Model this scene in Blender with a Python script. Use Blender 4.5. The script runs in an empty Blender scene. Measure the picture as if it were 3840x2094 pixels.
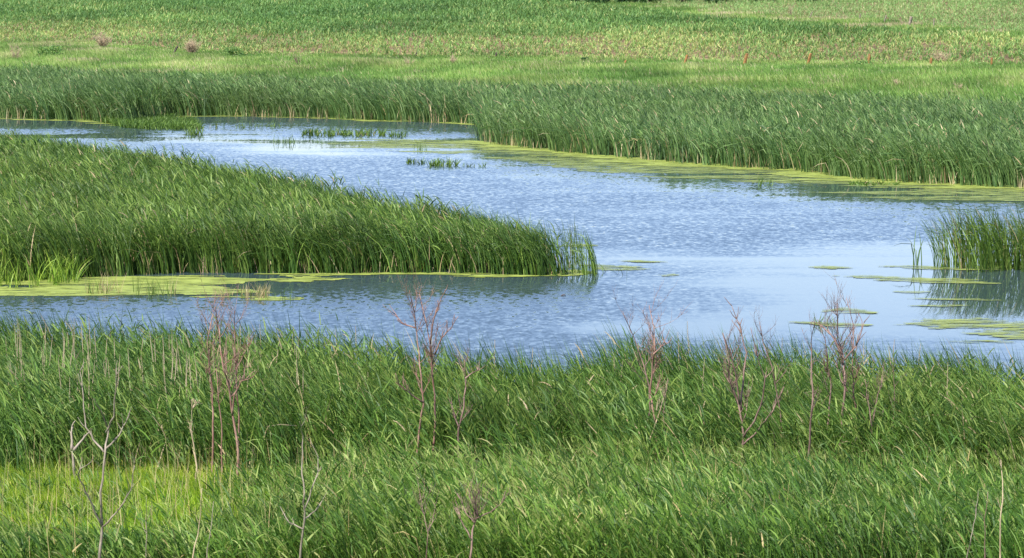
import bpy, math, random
import numpy as np
from mathutils import Vector
rs = np.random.RandomState(7)
random.seed(7)
sc = bpy.context.scene
COL = sc.collection
# ------------------------------------------------------------------ camera model
F = 12000.0; W0, H0 = 3840.0, 2094.0; CH = 10.3
PITCH = math.atan(1174 / F)
FW = np.array([0, math.cos(PITCH), -math.sin(PITCH)]); UP = np.array([0, math.sin(PITCH), math.cos(PITCH)])
def ray(px, py):
    return np.array([(px - 1920) / F, 0, 0]) + UP * (-(py - 1047) / F) + FW
def at_z(px, py, z=0.0):            # point of the level z seen at photo pixel
    d = ray(px, py); t = (z - CH) / d[2]
    return (d[0] * t, d[1] * t)
def at_y(px, py, y):                # point of the vertical plane y seen at photo pixel
    d = ray(px, py); t = y / d[1]
    return np.array([d[0] * t, y, CH + d[2] * t])
K = 2576 / 3840
def D(x, y): return (x / K, y / K)  # from the 2576-wide view
# ------------------------------------------------------------------ noise
def vnoise(x, y, seed=0):
    xi = np.floor(x).astype(np.int64); yi = np.floor(y).astype(np.int64)
    fx = x - xi; fy = y - yi; fx = fx * fx * (3 - 2 * fx); fy = fy * fy * (3 - 2 * fy)
    def h(a, b):
        n = (a * 374761393 + b * 668265263 + seed * 144269) & 0xffffffff
        n = ((n ^ (n >> 13)) * 1274126177) & 0xffffffff
        return ((n ^ (n >> 16)) & 0xffff) / 65535.0
    return (h(xi, yi) * (1 - fx) + h(xi + 1, yi) * fx) * (1 - fy) + (h(xi, yi + 1) * (1 - fx) + h(xi + 1, yi + 1) * fx) * fy
def fbm(x, y, seed=0, o=4):
    s = 0; a = 0.5; t = 0
    for i in range(o):
        s = s + a * vnoise(x * 2 ** i + i * 17.3, y * 2 ** i - i * 9.1, seed + i); t += a; a *= 0.5
    return s / t
def sstep(a, b, x):
    t = np.clip((x - a) / (b - a), 0, 1); return t * t * (3 - 2 * t)
def sdist(poly, x, y):              # signed distance, positive inside
    P = np.asarray(poly, float); n = len(P)
    d = np.full(x.shape, 1e9); ins = np.zeros(x.shape, bool)
    for i in range(n):
        ax, ay = P[i]; bx, by = P[(i + 1) % n]
        ex, ey = bx - ax, by - ay; L = ex * ex + ey * ey + 1e-12
        t = np.clip(((x - ax) * ex + (y - ay) * ey) / L, 0, 1)
        d = np.minimum(d, np.hypot(x - ax - t * ex, y - ay - t * ey))
        c = ((ay > y) != (by > y)) & (x < ex * (y - ay) / (ey + 1e-12 * (ey == 0)) + ax)
        ins ^= c
    return np.where(ins, d, -d)
# ------------------------------------------------------------------ layout
def dback(x): return 233 - 0.87 * (np.clip(x, -75, 60) + 3.9)
def PZ(pts, z=0.0): return [at_z(*p, z) for p in pts]
FG_BACK_TOP = [D(*p) for p in [(-800, 800), (0, 806), (250, 815), (500, 832), (700, 828), (900, 862), (1050, 890), (1200, 905), (1450, 918),
               (1580, 880), (1700, 872), (1800, 885), (1950, 890), (2050, 880), (2250, 898), (2400, 880), (2576, 912), (3400, 918)]]
FG_FRONT = [(5070, 1925), (3840, 1925), (3000, 1915), (2300, 1890), (1800, 1870), (1200, 1850), (600, 1835), (0, 1835), (-1200, 1835)]
FG_BACK_TOP = [(px_, py_ - 22 - 26 * math.exp(-((px_ - 2000) / 700) ** 2)) for px_, py_ in FG_BACK_TOP]
POLY_FG = PZ(FG_BACK_TOP, 1.9) + PZ(FG_FRONT)
ISL_TOP = [D(*p) for p in [(-420, 308), (0, 328), (200, 349), (450, 382), (600, 408), (760, 436), (900, 463), (1050, 494)]]
ISL_TIP = [at_z(*D(1200, 518), 1.78), at_z(*D(1300, 542), 1.58), at_z(*D(1380, 568), 1.45), at_z(*D(1430, 590), 1.35)]
ISL_FRONT = [(2150, 1034), (2080, 1038), (1900, 1033), (1790, 1028), (1500, 1026), (1190, 1030), (900, 1026), (600, 1030), (330, 1042), (0, 1062), (-600, 1080)]
POLY_ISL = PZ(ISL_TOP, 1.9) + ISL_TIP + PZ(ISL_FRONT)
FAR_FRONT = [(-900, 430), (-300, 441), (0, 447), (300, 455), (480, 470), (620, 452), (634, 436), (900, 438), (1200, 446), (1500, 457), (1720, 464), (1800, 470),
             (1815, 500), (1790, 528), (1850, 545), (2090, 572), (2310, 592), (2530, 614), (2760, 630), (2980, 642), (3200, 674), (3430, 690), (3650, 700), (3840, 710), (4400, 735)]
ff = PZ(FAR_FRONT)
POLY_FAR = ff + [(x, float(dback(x))) for x in (72, 50, 32, 10, -4, -20, -43, -60, -80)]
CLP = [(3500, 1006), (3570, 1014), (3650, 1022), (3760, 1026), (3900, 1024), (4150, 1040), (4400, 1040), (4400, 960), (4100, 960), (3900, 972), (3750, 978), (3640, 980), (3560, 985)]
POLY_CL = PZ(CLP)
def terrain(x, y):
    x = np.asarray(x, float); y = np.asarray(y, float)
    u = y - dback(x)
    z = np.full(np.broadcast(x, y).shape, -0.5)
    for P in (POLY_FG, POLY_ISL, POLY_FAR, POLY_CL):
        z = np.maximum(z, -0.5 + 0.53 * sstep(0.1, 1.3, sdist(P, x, y)))
    z = np.where(u > 0, 0.03 + 0.03 * u + 0.25 * (fbm(x / 25, y / 25, 3, 2) - .5) * sstep(0, 30, u), z)
    nb = 62.2 - 0.08 * np.clip(x, -20, 20) - y
    z = np.where(nb > 0, np.maximum(z, 0.03 + 0.088 * np.minimum(nb, 55) + 0.1 * (fbm(x / 3, y / 3, 5, 2) - .5) * sstep(0, 3, nb)), z)
    z = np.maximum(z, np.where(np.abs(x) > 95, -0.5 + 0.03 * (np.abs(x) - 95), -9))
    return z
def ground_at(px, py):
    d = ray(px, py); ys = np.linspace(45, 700, 6000); xs = d[0] / d[1] * ys; zs = CH + d[2] / d[1] * ys
    g = terrain(xs, ys); k = np.argmax(zs < g)
    return float(xs[k]), float(ys[k]), float(g[k])
FIELD_LOW = [D(*p) for p in [(-420, 108), (0, 112), (200, 110), (330, 122), (420, 130), (620, 140), (1000, 148), (1400, 152), (1700, 160), (2100, 163), (2576, 168), (3000, 172)]]
F1_TOP = [D(*p) for p in [(3000, 108), (2576, 97), (2450, 90), (2300, 80), (2100, 72), (1900, 60), (1750, 48), (1600, 28), (1450, 14), (1250, 8), (1100, -30), (400, -60), (-500, -60)]]
F2_LOW = [D(*p) for p in [(1500, 8), (1650, 16), (1800, 30), (2000, 46), (2200, 54), (2330, 66), (2450, 80), (2576, 86), (3000, 96)]]
fl = [ground_at(*p)[:2] for p in FIELD_LOW]
POLY_F1 = fl + [ground_at(*p)[:2] for p in F1_TOP]
POLY_F2 = [ground_at(*p)[:2] for p in F2_LOW] + [ground_at(*D(3050, -50))[:2], ground_at(*D(1400, -50))[:2]]
# ------------------------------------------------------------------ object helpers
def tag(o, label=None, cat=None, group=None, kind=None):
    if label: o['label'] = label
    if cat: o['category'] = cat
    if group: o['group'] = group
    if kind: o['kind'] = kind
    return o
def link(name, me, mat, parent=None):
    o = bpy.data.objects.new(name, me); COL.objects.link(o)
    if mat: me.materials.append(mat)
    if parent: o.parent = parent
    return o
def empty(name, loc):
    o = bpy.data.objects.new(name, None); o.location = loc; COL.objects.link(o); return o
def mesh_np(name, V, faces_idx, starts, totals, tint=None, smooth=False):
    me = bpy.data.meshes.new(name)
    me.vertices.add(len(V)); me.vertices.foreach_set('co', np.asarray(V, np.float32).ravel())
    me.loops.add(len(faces_idx)); me.loops.foreach_set('vertex_index', np.asarray(faces_idx, np.int32))
    me.polygons.add(len(starts)); me.polygons.foreach_set('loop_start', np.asarray(starts, np.int32))
    if tint is not None:
        a = me.attributes.new('tint', 'FLOAT', 'FACE'); a.data.foreach_set('value', np.asarray(tint, np.float32))
    me.update(calc_edges=True)
    if smooth: me.shade_smooth()
    return me
class Blades:
    """ribbons grown from base points; every array has one entry per blade"""
    def __init__(s): s.V = []; s.I = []; s.T = []; s.C = []; s.n = 0
    def add(s, base, L, ang, tilt, bend, width, nseg, tint, kink=None, roll=None, pw=1.4, fat=0.0):
        N = len(L)
        if N == 0: return
        if roll is None: roll = rs.uniform(0, math.pi, N)
        kink = np.zeros(N) if kink is None else kink
        dx, dy = np.cos(ang), np.sin(ang)
        pos = base.astype(float).copy(); verts = np.zeros((N, 2 * nseg + 1, 3))
        kt = rs.uniform(0.5, 0.8, N)
        for i in range(nseg + 1):
            t = i / nseg
            th = tilt + bend * t ** pw + kink * sstep(kt - .12, kt + .12, np.full(N, t))
            st, ct = np.sin(th), np.cos(th)
            if i < nseg:
                w = width * 0.5 * (1 - t ** 2.2 * 0.75) * (1 if fat == 0 else (fat + (1 - fat) * math.sin(math.pi * min(1, t + .15))))
                cr, sr = np.cos(roll), np.sin(roll)
                wv = np.stack([-dy * cr + dx * ct * sr, dx * cr + dy * ct * sr, -st * sr], 1) * w[:, None]
                verts[:, 2 * i] = pos - wv; verts[:, 2 * i + 1] = pos + wv
            else:
                verts[:, 2 * nseg] = pos
            if i < nseg:
                t2 = (i + .5) / nseg
                th = tilt + bend * t2 ** pw + kink * sstep(kt - .12, kt + .12, np.full(N, t2))
                st2 = np.sin(th) * L / nseg
                pos = pos + np.stack([dx * st2, dy * st2, np.cos(th) * L / nseg], 1)
        k = 2 * nseg + 1; off = (np.arange(N) * k + s.n)[:, None]
        pat = []; tot = []
        for i in range(nseg - 1): pat += [2 * i, 2 * i + 1, 2 * i + 3, 2 * i + 2]; tot.append(4)
        pat += [2 * nseg - 2, 2 * nseg - 1, 2 * nseg]; tot.append(3)
        s.V.append(verts.reshape(-1, 3).astype(np.float32)); s.I.append((off + np.array(pat)[None]).ravel().astype(np.int32))
        s.T.append(np.tile(np.array(tot, np.int32), N)); s.C.append(np.repeat(tint, nseg).astype(np.float32)); s.n += N * k
    def build(s, name, mat, parent=None):
        V = np.concatenate(s.V); I = np.concatenate(s.I); T = np.concatenate(s.T)
        st = np.concatenate([[0], np.cumsum(T)[:-1]])
        me = mesh_np(name, V, I, st, T, np.concatenate(s.C)); o = link(name, me, mat, parent)
        o['n_blades'] = 0; del o['n_blades']
        return o
def scatter(poly, dens, dfun=None, bbox=None):
    P = np.array(poly); x0, y0 = P.min(0); x1, y1 = P.max(0)
    n = int((x1 - x0) * (y1 - y0) * dens)
    x = rs.uniform(x0, x1, n); y = rs.uniform(y0, y1, n)
    # only the sector the camera could see from here or a step to the side
    m = np.abs(x) < y * 0.16 * 1.12 + 6
    x, y = x[m], y[m]; d = sdist(poly, x, y); m = d > 0
    x, y, d = x[m], y[m], d[m]
    if dfun is not None:
        m = rs.rand(len(x)) < dfun(x, y, d); x, y, d = x[m], y[m], d[m]
    return x, y, d
# ------------------------------------------------------------------ materials
def newmat(name):
    m = bpy.data.materials.new(name); m.use_nodes = True; nt = m.node_tree; nt.nodes.clear()
    out = nt.nodes.new('ShaderNodeOutputMaterial'); return m, nt, out
def leafmat(name, stops, transl=0.24, spec=0.3, rough=0.55, patch=0.25, pscale=0.35):
    m, nt, out = newmat(name); N = nt.nodes.new; L = nt.links.new
    at = N('ShaderNodeAttribute'); at.attribute_name = 'tint'
    ramp = N('ShaderNodeValToRGB'); L(at.outputs['Fac'], ramp.inputs[0])
    cr = ramp.color_ramp
    while len(cr.elements) > 1: cr.elements.remove(cr.elements[-1])
    cr.elements[0].position = stops[0][0]; cr.elements[0].color = (*stops[0][1], 1)
    for p, c in stops[1:]:
        e = cr.elements.new(p); e.color = (*c, 1)
    geo = N('ShaderNodeNewGeometry'); no = N('ShaderNodeTexNoise'); no.inputs['Scale'].default_value = pscale
    no.inputs['Detail'].default_value = 3; L(geo.outputs['Position'], no.inputs['Vector'])
    mr = N('ShaderNodeMapRange'); mr.inputs['From Min'].default_value = .3; mr.inputs['From Max'].default_value = .7
    mr.inputs['To Min'].default_value = 1 - patch; mr.inputs['To Max'].default_value = 1 + patch; L(no.outputs['Fac'], mr.inputs['Value'])
    hsv = N('ShaderNodeHueSaturation'); L(mr.outputs[0], hsv.inputs['Value']); L(ramp.outputs[0], hsv.inputs['Color'])
    p = N('ShaderNodeBsdfPrincipled'); p.inputs['Roughness'].default_value = rough; p.inputs['Specular IOR Level'].default_value = spec
    tr = N('ShaderNodeBsdfTranslucent'); L(hsv.outputs[0], p.inputs['Base Color'])
    mx = N('ShaderNodeMix'); mx.data_type = 'RGBA'; mx.blend_type = 'MULTIPLY'; mx.inputs[0].default_value = 1
    L(hsv.outputs[0], mx.inputs[6]); mx.inputs[7].default_value = (1.5, 1.6, .7, 1); L(mx.outputs[2], tr.inputs['Color'])
    ms = N('ShaderNodeMixShader'); ms.inputs[0].default_value = transl
    L(p.outputs[0], ms.inputs[1]); L(tr.outputs[0], ms.inputs[2]); L(ms.outputs[0], out.inputs[0]); return m
TAN = (0.32, 0.24, 0.12)
M_reed = leafmat('cattail_green', [(0, (0.025, 0.067, 0.010)), (.4, (0.057, 0.123, 0.019)), (.8, (0.128, 0.215, 0.040)), (.9, (0.158, 0.226, 0.045)), (.93, TAN), (1, (0.429, 0.349, 0.216))])
M_isl = leafmat('cattail_green_island', [(0, (0.028, 0.070, 0.010)), (.4, (0.068, 0.129, 0.019)), (.8, (0.136, 0.218, 0.039)), (.92, (0.164, 0.224, 0.049)), (.95, TAN), (1, (0.430, 0.351, 0.222))])
M_far = leafmat('cattail_green_far', [(0, (0.037, 0.085, 0.024)), (.4, (0.077, 0.146, 0.040)), (.8, (0.143, 0.227, 0.065)), (.92, (0.152, 0.226, 0.085)), (.95, TAN), (1, (0.503, 0.428, 0.269))])
M_bank = leafmat('bank_grass_green', [(0, (0.029, 0.075, 0.010)), (.4, (0.063, 0.136, 0.018)), (.75, (0.126, 0.219, 0.031)), (.87, (0.164, 0.235, 0.044)), (.93, (0.280, 0.318, 0.112)), (.97, (0.369, 0.318, 0.153)), (1, (0.407, 0.302, 0.138))])
M_bright = leafmat('bright_grass', [(0, (0.109, 0.201, 0.011)), (.5, (0.209, 0.310, 0.016)), (.9, (0.332, 0.422, 0.048)), (1, (0.551, 0.466, 0.142))], transl=.45)
M_mead = leafmat('meadow_green', [(0, (0.076, 0.162, 0.033)), (.5, (0.152, 0.257, 0.057)), (.85, (0.257, 0.342, 0.095)), (.93, (0.399, 0.380, 0.190)), (1, (0.399, 0.314, 0.228))], pscale=.12, patch=.3)
M_corn = leafmat('corn_green', [(0, (0.053, 0.132, 0.035)), (.5, (0.106, 0.211, 0.053)), (.9, (0.202, 0.308, 0.088)), (1, (0.352, 0.370, 0.132))], pscale=.05, patch=.2)
M_corn2 = leafmat('field_green_pale', [(0, (0.095, 0.190, 0.057)), (.5, (0.152, 0.266, 0.081)), (.9, (0.237, 0.351, 0.114)), (1, (0.380, 0.380, 0.190))], pscale=.05)
M_sedge = leafmat('sedge_green', [(0, (.06, .12, .012)), (.5, (.13, .22, .02)), (.9, (.25, .34, .05)), (1, (.4, .36, .15))])
M_dark = leafmat('shrub_green', [(0, (.015, .05, .015)), (.5, (.03, .085, .025)), (1, (.06, .13, .04))])
M_straw = leafmat('straw', [(0, (.3, .21, .13)), (.5, (.45, .34, .22)), (1, (.65, .55, .4))], transl=.1)

def barkmat(name, c1, c2, scale=9):
    m, nt, out = newmat(name); N = nt.nodes.new; L = nt.links.new
    geo = N('ShaderNodeNewGeometry'); no = N('ShaderNodeTexNoise'); no.inputs['Scale'].default_value = scale; no.inputs['Detail'].default_value = 4
    L(geo.outputs['Position'], no.inputs['Vector'])
    r = N('ShaderNodeValToRGB'); r.color_ramp.elements[0].position = .35; r.color_ramp.elements[0].color = (*c1, 1)
    r.color_ramp.elements[1].position = .65; r.color_ramp.elements[1].color = (*c2, 1); L(no.outputs['Fac'], r.inputs[0])
    p = N('ShaderNodeBsdfPrincipled'); p.inputs['Roughness'].default_value = .75; L(r.outputs[0], p.inputs['Base Color'])
    b = N('ShaderNodeBump'); b.inputs['Strength'].default_value = .4; b.inputs['Distance'].default_value = .01; L(no.outputs['Fac'], b.inputs['Height']); L(b.outputs[0], p.inputs['Normal'])
    L(p.outputs[0], out.inputs[0]); return m
M_redbark = barkmat('red_bark', (.15, .07, .05), (.27, .165, .125), 5)
M_darkbark = barkmat('brown_bark', (.10, .055, .045), (.22, .14, .11), 5)
M_greybark = barkmat('grey_bark', (.13, .105, .075), (.27, .225, .17), 6)
M_post = barkmat('rust_brown_wood', (.14, .065, .016), (.27, .135, .035), 8)
M_postdark = barkmat('blackened_wood', (.02, .016, .012), (.07, .05, .035), 8)
M_postgrey = barkmat('weathered_wood', (.10, .085, .06), (.25, .2, .15), 8)
M_twig = barkmat('dry_twig', (.27, .20, .12), (.42, .33, .21), 6)
M_stalk = barkmat('dead_stalk', (.22, .18, .10), (.36, .30, .19), 4)

# ground
m, nt, out = newmat('soil'); N = nt.nodes.new; L = nt.links.new
geo = N('ShaderNodeNewGeometry')
n1 = N('ShaderNodeTexNoise'); n1.inputs['Scale'].default_value = 1.3; n1.inputs['Detail'].default_value = 6; L(geo.outputs['Position'], n1.inputs['Vector'])
soil = N('ShaderNodeValToRGB'); e = soil.color_ramp.elements; e[0].position = .35; e[0].color = (.055, .038, .02, 1); e[1].position = .66; e[1].color = (.26, .195, .09, 1)
x = soil.color_ramp.elements.new(.52); x.color = (.13, .09, .045, 1); L(n1.outputs['Fac'], soil.inputs[0])
gr = N('ShaderNodeValToRGB'); e = gr.color_ramp.elements; e[0].position = .3; e[0].color = (.05, .07, .02, 1); e[1].position = .7; e[1].color = (.12, .17, .045, 1); L(n1.outputs['Fac'], gr.inputs[0])
at = N('ShaderNodeAttribute'); at.attribute_name = 'field'
mx = N('ShaderNodeMix'); mx.data_type = 'RGBA'; L(at.outputs['Fac'], mx.inputs[0]); L(gr.outputs[0], mx.inputs[6]); L(soil.outputs[0], mx.inputs[7])
p = N('ShaderNodeBsdfPrincipled'); p.inputs['Roughness'].default_value = .95; p.inputs['Specular IOR Level'].default_value = .2; L(mx.outputs[2], p.inputs['Base Color'])
b = N('ShaderNodeBump'); b.inputs['Distance'].default_value = .08; b.inputs['Strength'].default_value = .6; L(n1.outputs['Fac'], b.inputs['Height']); L(b.outputs[0], p.inputs['Normal'])
L(p.outputs[0], out.inputs[0]); M_ground = m

# water
m, nt, out = newmat('pond_water'); N = nt.nodes.new; L = nt.links.new
tc = N('ShaderNodeNewGeometry')
def noise(scale, sx, sy, det, rough=.5, off=0):
    mp = N('ShaderNodeMapping'); mp.inputs['Scale'].default_value = (sx, sy, 1); mp.inputs['Location'].default_value = (off, off * .7, 0)
    L(tc.outputs['Position'], mp.inputs[0]); n = N('ShaderNodeTexNoise'); n.inputs['Scale'].default_value = scale
    n.inputs['Detail'].default_value = det; n.inputs['Roughness'].default_value = rough; L(mp.outputs[0], n.inputs['Vector']); return n
def mathn(op, a, b_=None, c=None):
    n = N('ShaderNodeMath'); n.operation = op
    for i, v in enumerate((a, b_, c)):
        if v is None: continue
        if isinstance(v, (int, float)): n.inputs[i].default_value = v
        else: L(v, n.inputs[i])
    return n.outputs[0]
fine = noise(3.2, 1, 1, 3, .6); mid = noise(1.0, 1.0, 1.0, 2, .5, 5); wind = noise(.09, .45, 1, 3, .55, 11); streak = noise(.35, .25, 1.6, 3, .6, 23)
# the wind ruffles the open reaches; attribute 'calm' marks the sheltered water
cal = N('ShaderNodeAttribute'); cal.attribute_name = 'calm'
wv = mathn('ADD', mathn('MULTIPLY', wind.outputs['Fac'], .9), mathn('MULTIPLY', streak.outputs['Fac'], .5))
wv = mathn('SUBTRACT', wv, cal.outputs['Fac'])
mr = N('ShaderNodeMapRange'); mr.interpolation_type = 'SMOOTHSTEP'; mr.inputs['From Min'].default_value = .2; mr.inputs['From Max'].default_value = .75
mr.inputs['To Min'].default_value = .03; mr.inputs['To Max'].default_value = 1.0; L(wv, mr.inputs['Value'])
fine = noise(5.5, 1.0, .5, 2, .6, 3); mid = noise(.8, .8, .7, 2, .5, 7)
def slopes(n, k):
    v = N('ShaderNodeVectorMath'); v.operation = 'SUBTRACT'; L(n.outputs['Color'], v.inputs[0]); v.inputs[1].default_value = (.5, .5, .5)
    w_ = N('ShaderNodeVectorMath'); w_.operation = 'SCALE'; L(v.outputs[0], w_.inputs[0]); w_.inputs['Scale'].default_value = k; return w_.outputs[0]
va = N('ShaderNodeVectorMath'); va.operation = 'ADD'; L(slopes(fine, .25), va.inputs[0]); L(slopes(mid, .05), va.inputs[1])
vb = N('ShaderNodeVectorMath'); vb.operation = 'ADD'; L(va.outputs[0], vb.inputs[0]); vb.inputs[1].default_value = (.015, -.05, 0)   # constant tilt added toward the camera, so ripples mirror higher, bluer sky
vs = N('ShaderNodeVectorMath'); vs.operation = 'SCALE'; L(vb.outputs[0], vs.inputs[0]); L(mr.outputs[0], vs.inputs['Scale'])
vm = N('ShaderNodeVectorMath'); vm.operation = 'MULTIPLY'; L(vs.outputs[0], vm.inputs[0]); vm.inputs[1].default_value = (1, 1, 0)
vn = N('ShaderNodeVectorMath'); vn.operation = 'ADD'; L(vm.outputs[0], vn.inputs[0]); vn.inputs[1].default_value = (0, 0, 1)
b = N('ShaderNodeVectorMath'); b.operation = 'NORMALIZE'; L(vn.outputs[0], b.inputs[0])
p = N('ShaderNodeBsdfPrincipled'); p.inputs['Base Color'].default_value = (.03, .05, .055, 1); p.inputs['IOR'].default_value = 1.33
p.inputs['Roughness'].default_value = .03; L(b.outputs[0], p.inputs['Normal']); L(p.outputs[0], out.inputs[0]); M_water = m

# algae
def algaemat(name, cov, c1, c2):
    m, nt, out = newmat(name); N = nt.nodes.new; L = nt.links.new
    g = N('ShaderNodeNewGeometry'); mp = N('ShaderNodeMapping'); mp.inputs['Scale'].default_value = (.7, 1.3, 1); L(g.outputs['Position'], mp.inputs[0])
    n = N('ShaderNodeTexNoise'); n.inputs['Scale'].default_value = 1.6; n.inputs['Detail'].default_value = 8; n.inputs['Roughness'].default_value = .75; L(mp.outputs[0], n.inputs['Vector'])
    r = N('ShaderNodeValToRGB'); e = r.color_ramp.elements; e[0].position = .38; e[0].color = (*c1, 1); e[1].position = .62; e[1].color = (*c2, 1); L(n.outputs['Fac'], r.inputs[0])
    p = N('ShaderNodeBsdfPrincipled'); p.inputs['Roughness'].default_value = .6; p.inputs['Specular IOR Level'].default_value = .3; L(r.outputs[0], p.inputs['Base Color'])
    n2 = N('ShaderNodeTexNoise'); n2.inputs['Scale'].default_value = 1.5; n2.inputs['Detail'].default_value = 5; n2.inputs['Roughness'].default_value = .7
    mp2 = N('ShaderNodeMapping'); mp2.inputs['Scale'].default_value = (.5, 1.6, 1); L(g.outputs['Position'], mp2.inputs[0]); L(mp2.outputs[0], n2.inputs['Vector'])
    mr = N('ShaderNodeMapRange'); mr.inputs['From Min'].default_value = cov - .09; mr.inputs['From Max'].default_value = cov + .09; L(n2.outputs['Fac'], mr.inputs['Value'])
    t = N('ShaderNodeBsdfTransparent'); ms = N('ShaderNodeMixShader'); L(mr.outputs[0], ms.inputs[0]); L(t.outputs[0], ms.inputs[1]); L(p.outputs[0], ms.inputs[2])
    L(ms.outputs[0], out.inputs[0]); return m
M_algae = algaemat('duckweed', .42, (.13, .17, .03), (.26, .31, .07))
M_scum = algaemat('thin_duckweed', .5, (.12, .16, .04), (.24, .29, .08))
M_mat = algaemat('floating_algae', .48, (.10, .135, .035), (.22, .26, .06))

# ------------------------------------------------------------------ ground and water sheets
def axis(a, b, step, lo, hi, g=1.25):
    c = list(np.arange(a, b + .01, step)); s = step; v = c[-1]
    while v < hi: s *= g; v += s; c.append(v)
    s = step; v = c[0]; pre = []
    while v > lo: s *= g; v -= s; pre.append(v)
    return np.array(pre[::-1] + c)
xs = axis(-75, 85, 1.0, -2500, 2500); ys = axis(45, 470, 1.0, -60, 4000)
X, Y = np.meshgrid(xs, ys); Z = terrain(X.ravel(), Y.ravel()).reshape(X.shape)
Z = np.where(Y > 620, np.minimum(Z, 14 + (Y - 620) * .004), Z)
nx, ny = len(xs), len(ys)
i = (np.arange(ny - 1)[:, None] * nx + np.arange(nx - 1)[None]).ravel()
I = np.stack([i, i + 1, i + nx + 1, i + nx], 1).ravel()
me = mesh_np('ground', np.stack([X, Y, Z], -1).reshape(-1, 3), I, np.arange(len(i)) * 4, None, smooth=True)
fa = sstep(-.5, .5, np.maximum(sdist(POLY_F1, X.ravel(), Y.ravel()), sdist(POLY_F2, X.ravel(), Y.ravel())))
a = me.attributes.new('field', 'FLOAT', 'POINT'); a.data.foreach_set('value', fa.astype(np.float32))
tag(link('ground', me, M_ground), kind='structure')
xs = np.arange(-120, 131, 2.0); ys = np.arange(52, 262, 1.0); X, Y = np.meshgrid(xs, ys); nx, ny = len(xs), len(ys)
i = (np.arange(ny - 1)[:, None] * nx + np.arange(nx - 1)[None]).ravel(); I = np.stack([i, i + 1, i + nx + 1, i + nx], 1).ravel()
me = mesh_np('water', np.stack([X, Y, np.zeros_like(X)], -1).reshape(-1, 3), I, np.arange(len(i)) * 4, None, smooth=True)
x, y = X.ravel(), Y.ravel()
calm = np.zeros(len(x))
def blob(pp, amt, soft=6):
    global calm
    P = PZ([D(*q) for q in pp]); calm = np.maximum(calm, amt * sstep(-soft * 1.6, soft * 1.6, sdist(P, x, y) + (fbm(x / 6, y / 9, 300, 4) - .5) * soft * 4))
blob([(1530, 655), (1900, 655), (2700, 632), (2800, 860), (2300, 870), (1700, 850), (1450, 815), (1400, 780), (1500, 740)], .62, 5)      # sheltered water beside the last reeds
blob([(-100, 325), (700, 345), (1200, 350), (1500, 400), (1600, 425), (1100, 400), (700, 380), (-100, 345)], .5, 5)
blob([(1400, 390), (2000, 435), (2800, 485), (2800, 545), (2000, 485), (1500, 440)], .35, 5)
blob([(-100, 690), (700, 700), (800, 745), (400, 750), (-100, 735)], .35, 1.5)
blob([(500, 300), (1200, 315), (1200, 342), (700, 325)], .1, 3)
blob([(-300, 300), (430, 308), (520, 332), (0, 338), (-300, 330)], .15, 4)
P = PZ([D(*q) for q in [(-300, 762), (300, 764), (760, 768), (800, 722), (1100, 712), (1500, 714), (1560, 760), (1350, 850), (-300, 850)]])
calm = calm - .45 * sstep(-1, 1.5, sdist(P, x, y))
a = me.attributes.new('calm', 'FLOAT', 'POINT'); a.data.foreach_set('value', calm.astype(np.float32))
tag(link('water', me, M_water), kind='structure')

# ------------------------------------------------------------------ duckweed cover
def weed(name, label, poly, thr, mat, z, fall=None, cell=(.16, .22), seed=0, sx=.22, sy=.8):
    P = np.array(poly); x0, y0 = P.min(0); x1, y1 = P.max(0)
    xs = np.arange(x0, x1, cell[0]); ys = np.arange(y0, y1, cell[1]); X, Y = np.meshgrid(xs, ys)
    d = sdist(poly, X.ravel(), Y.ravel()).reshape(X.shape); d = d + (fbm(X * .35, Y * 1.4, seed + 9, 4) - .55) * 2.2 * min(1, cell[0] / .08 * .6)
    n = fbm(X * sx, Y * sy, seed, 5)
    keep = (n + sstep(0, 2.5, d) * .25 > thr) & (d > 0)
    if fall is not None: keep = (n + fall(X.ravel(), Y.ravel()).reshape(X.shape) > thr) & (d > 0)
    keep = keep[:-1, :-1]; ny, nx = X.shape
    X = X + (rs.rand(*X.shape) - .5) * cell[0] * .6; Y = Y + (rs.rand(*X.shape) - .5) * cell[1] * .6
    i = (np.arange(ny - 1)[:, None] * nx + np.arange(nx - 1)[None])[keep]
    I = np.stack([i, i + 1, i + nx + 1, i + nx], 1); u, inv = np.unique(I.ravel(), return_inverse=True)
    V = np.stack([X.ravel()[u], Y.ravel()[u], np.full(len(u), z)], 1)
    me = mesh_np(name, V, inv, np.arange(len(i)) * 4, None)
    return tag(link(name, me, mat), label, 'duckweed', kind='stuff')
def dfront(poly):
    return lambda x, y: -sdist(poly, x, y)
WL = PZ([D(*p) for p in [(-420, 735), (0, 738), (120, 728), (330, 700), (560, 692), (800, 700), (1000, 695), (1250, 697), (1440, 690), (1430, 704), (1250, 703), (1000, 705), (760, 706),
      (690, 716), (650, 728), (760, 752), (690, 760), (560, 757), (400, 752), (200, 752), (0, 752), (-420, 752)]])
weed('duckweed', 'thick yellow green duckweed sheet below the left reed island', PZ([D(*p) for p in [(-420, 690), (100, 685), (400, 688), (640, 692), (700, 704), (690, 716), (650, 728), (770, 752), (690, 762), (560, 757), (400, 753), (200, 753), (0, 753), (-420, 753)]]), .52, M_algae, .012, None, (.08, .12), 4)
weed('duckweed', 'narrow duckweed fringe along the foot of the island reeds', PZ([D(*p) for p in [(640, 690), (1000, 686), (1300, 686), (1460, 676), (1500, 688), (1440, 698), (1300, 701), (1150, 701), (1000, 700), (860, 712), (700, 712)]]), .5, M_algae, .016, None, (.08, .12), 9, .3, 1.0)
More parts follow.
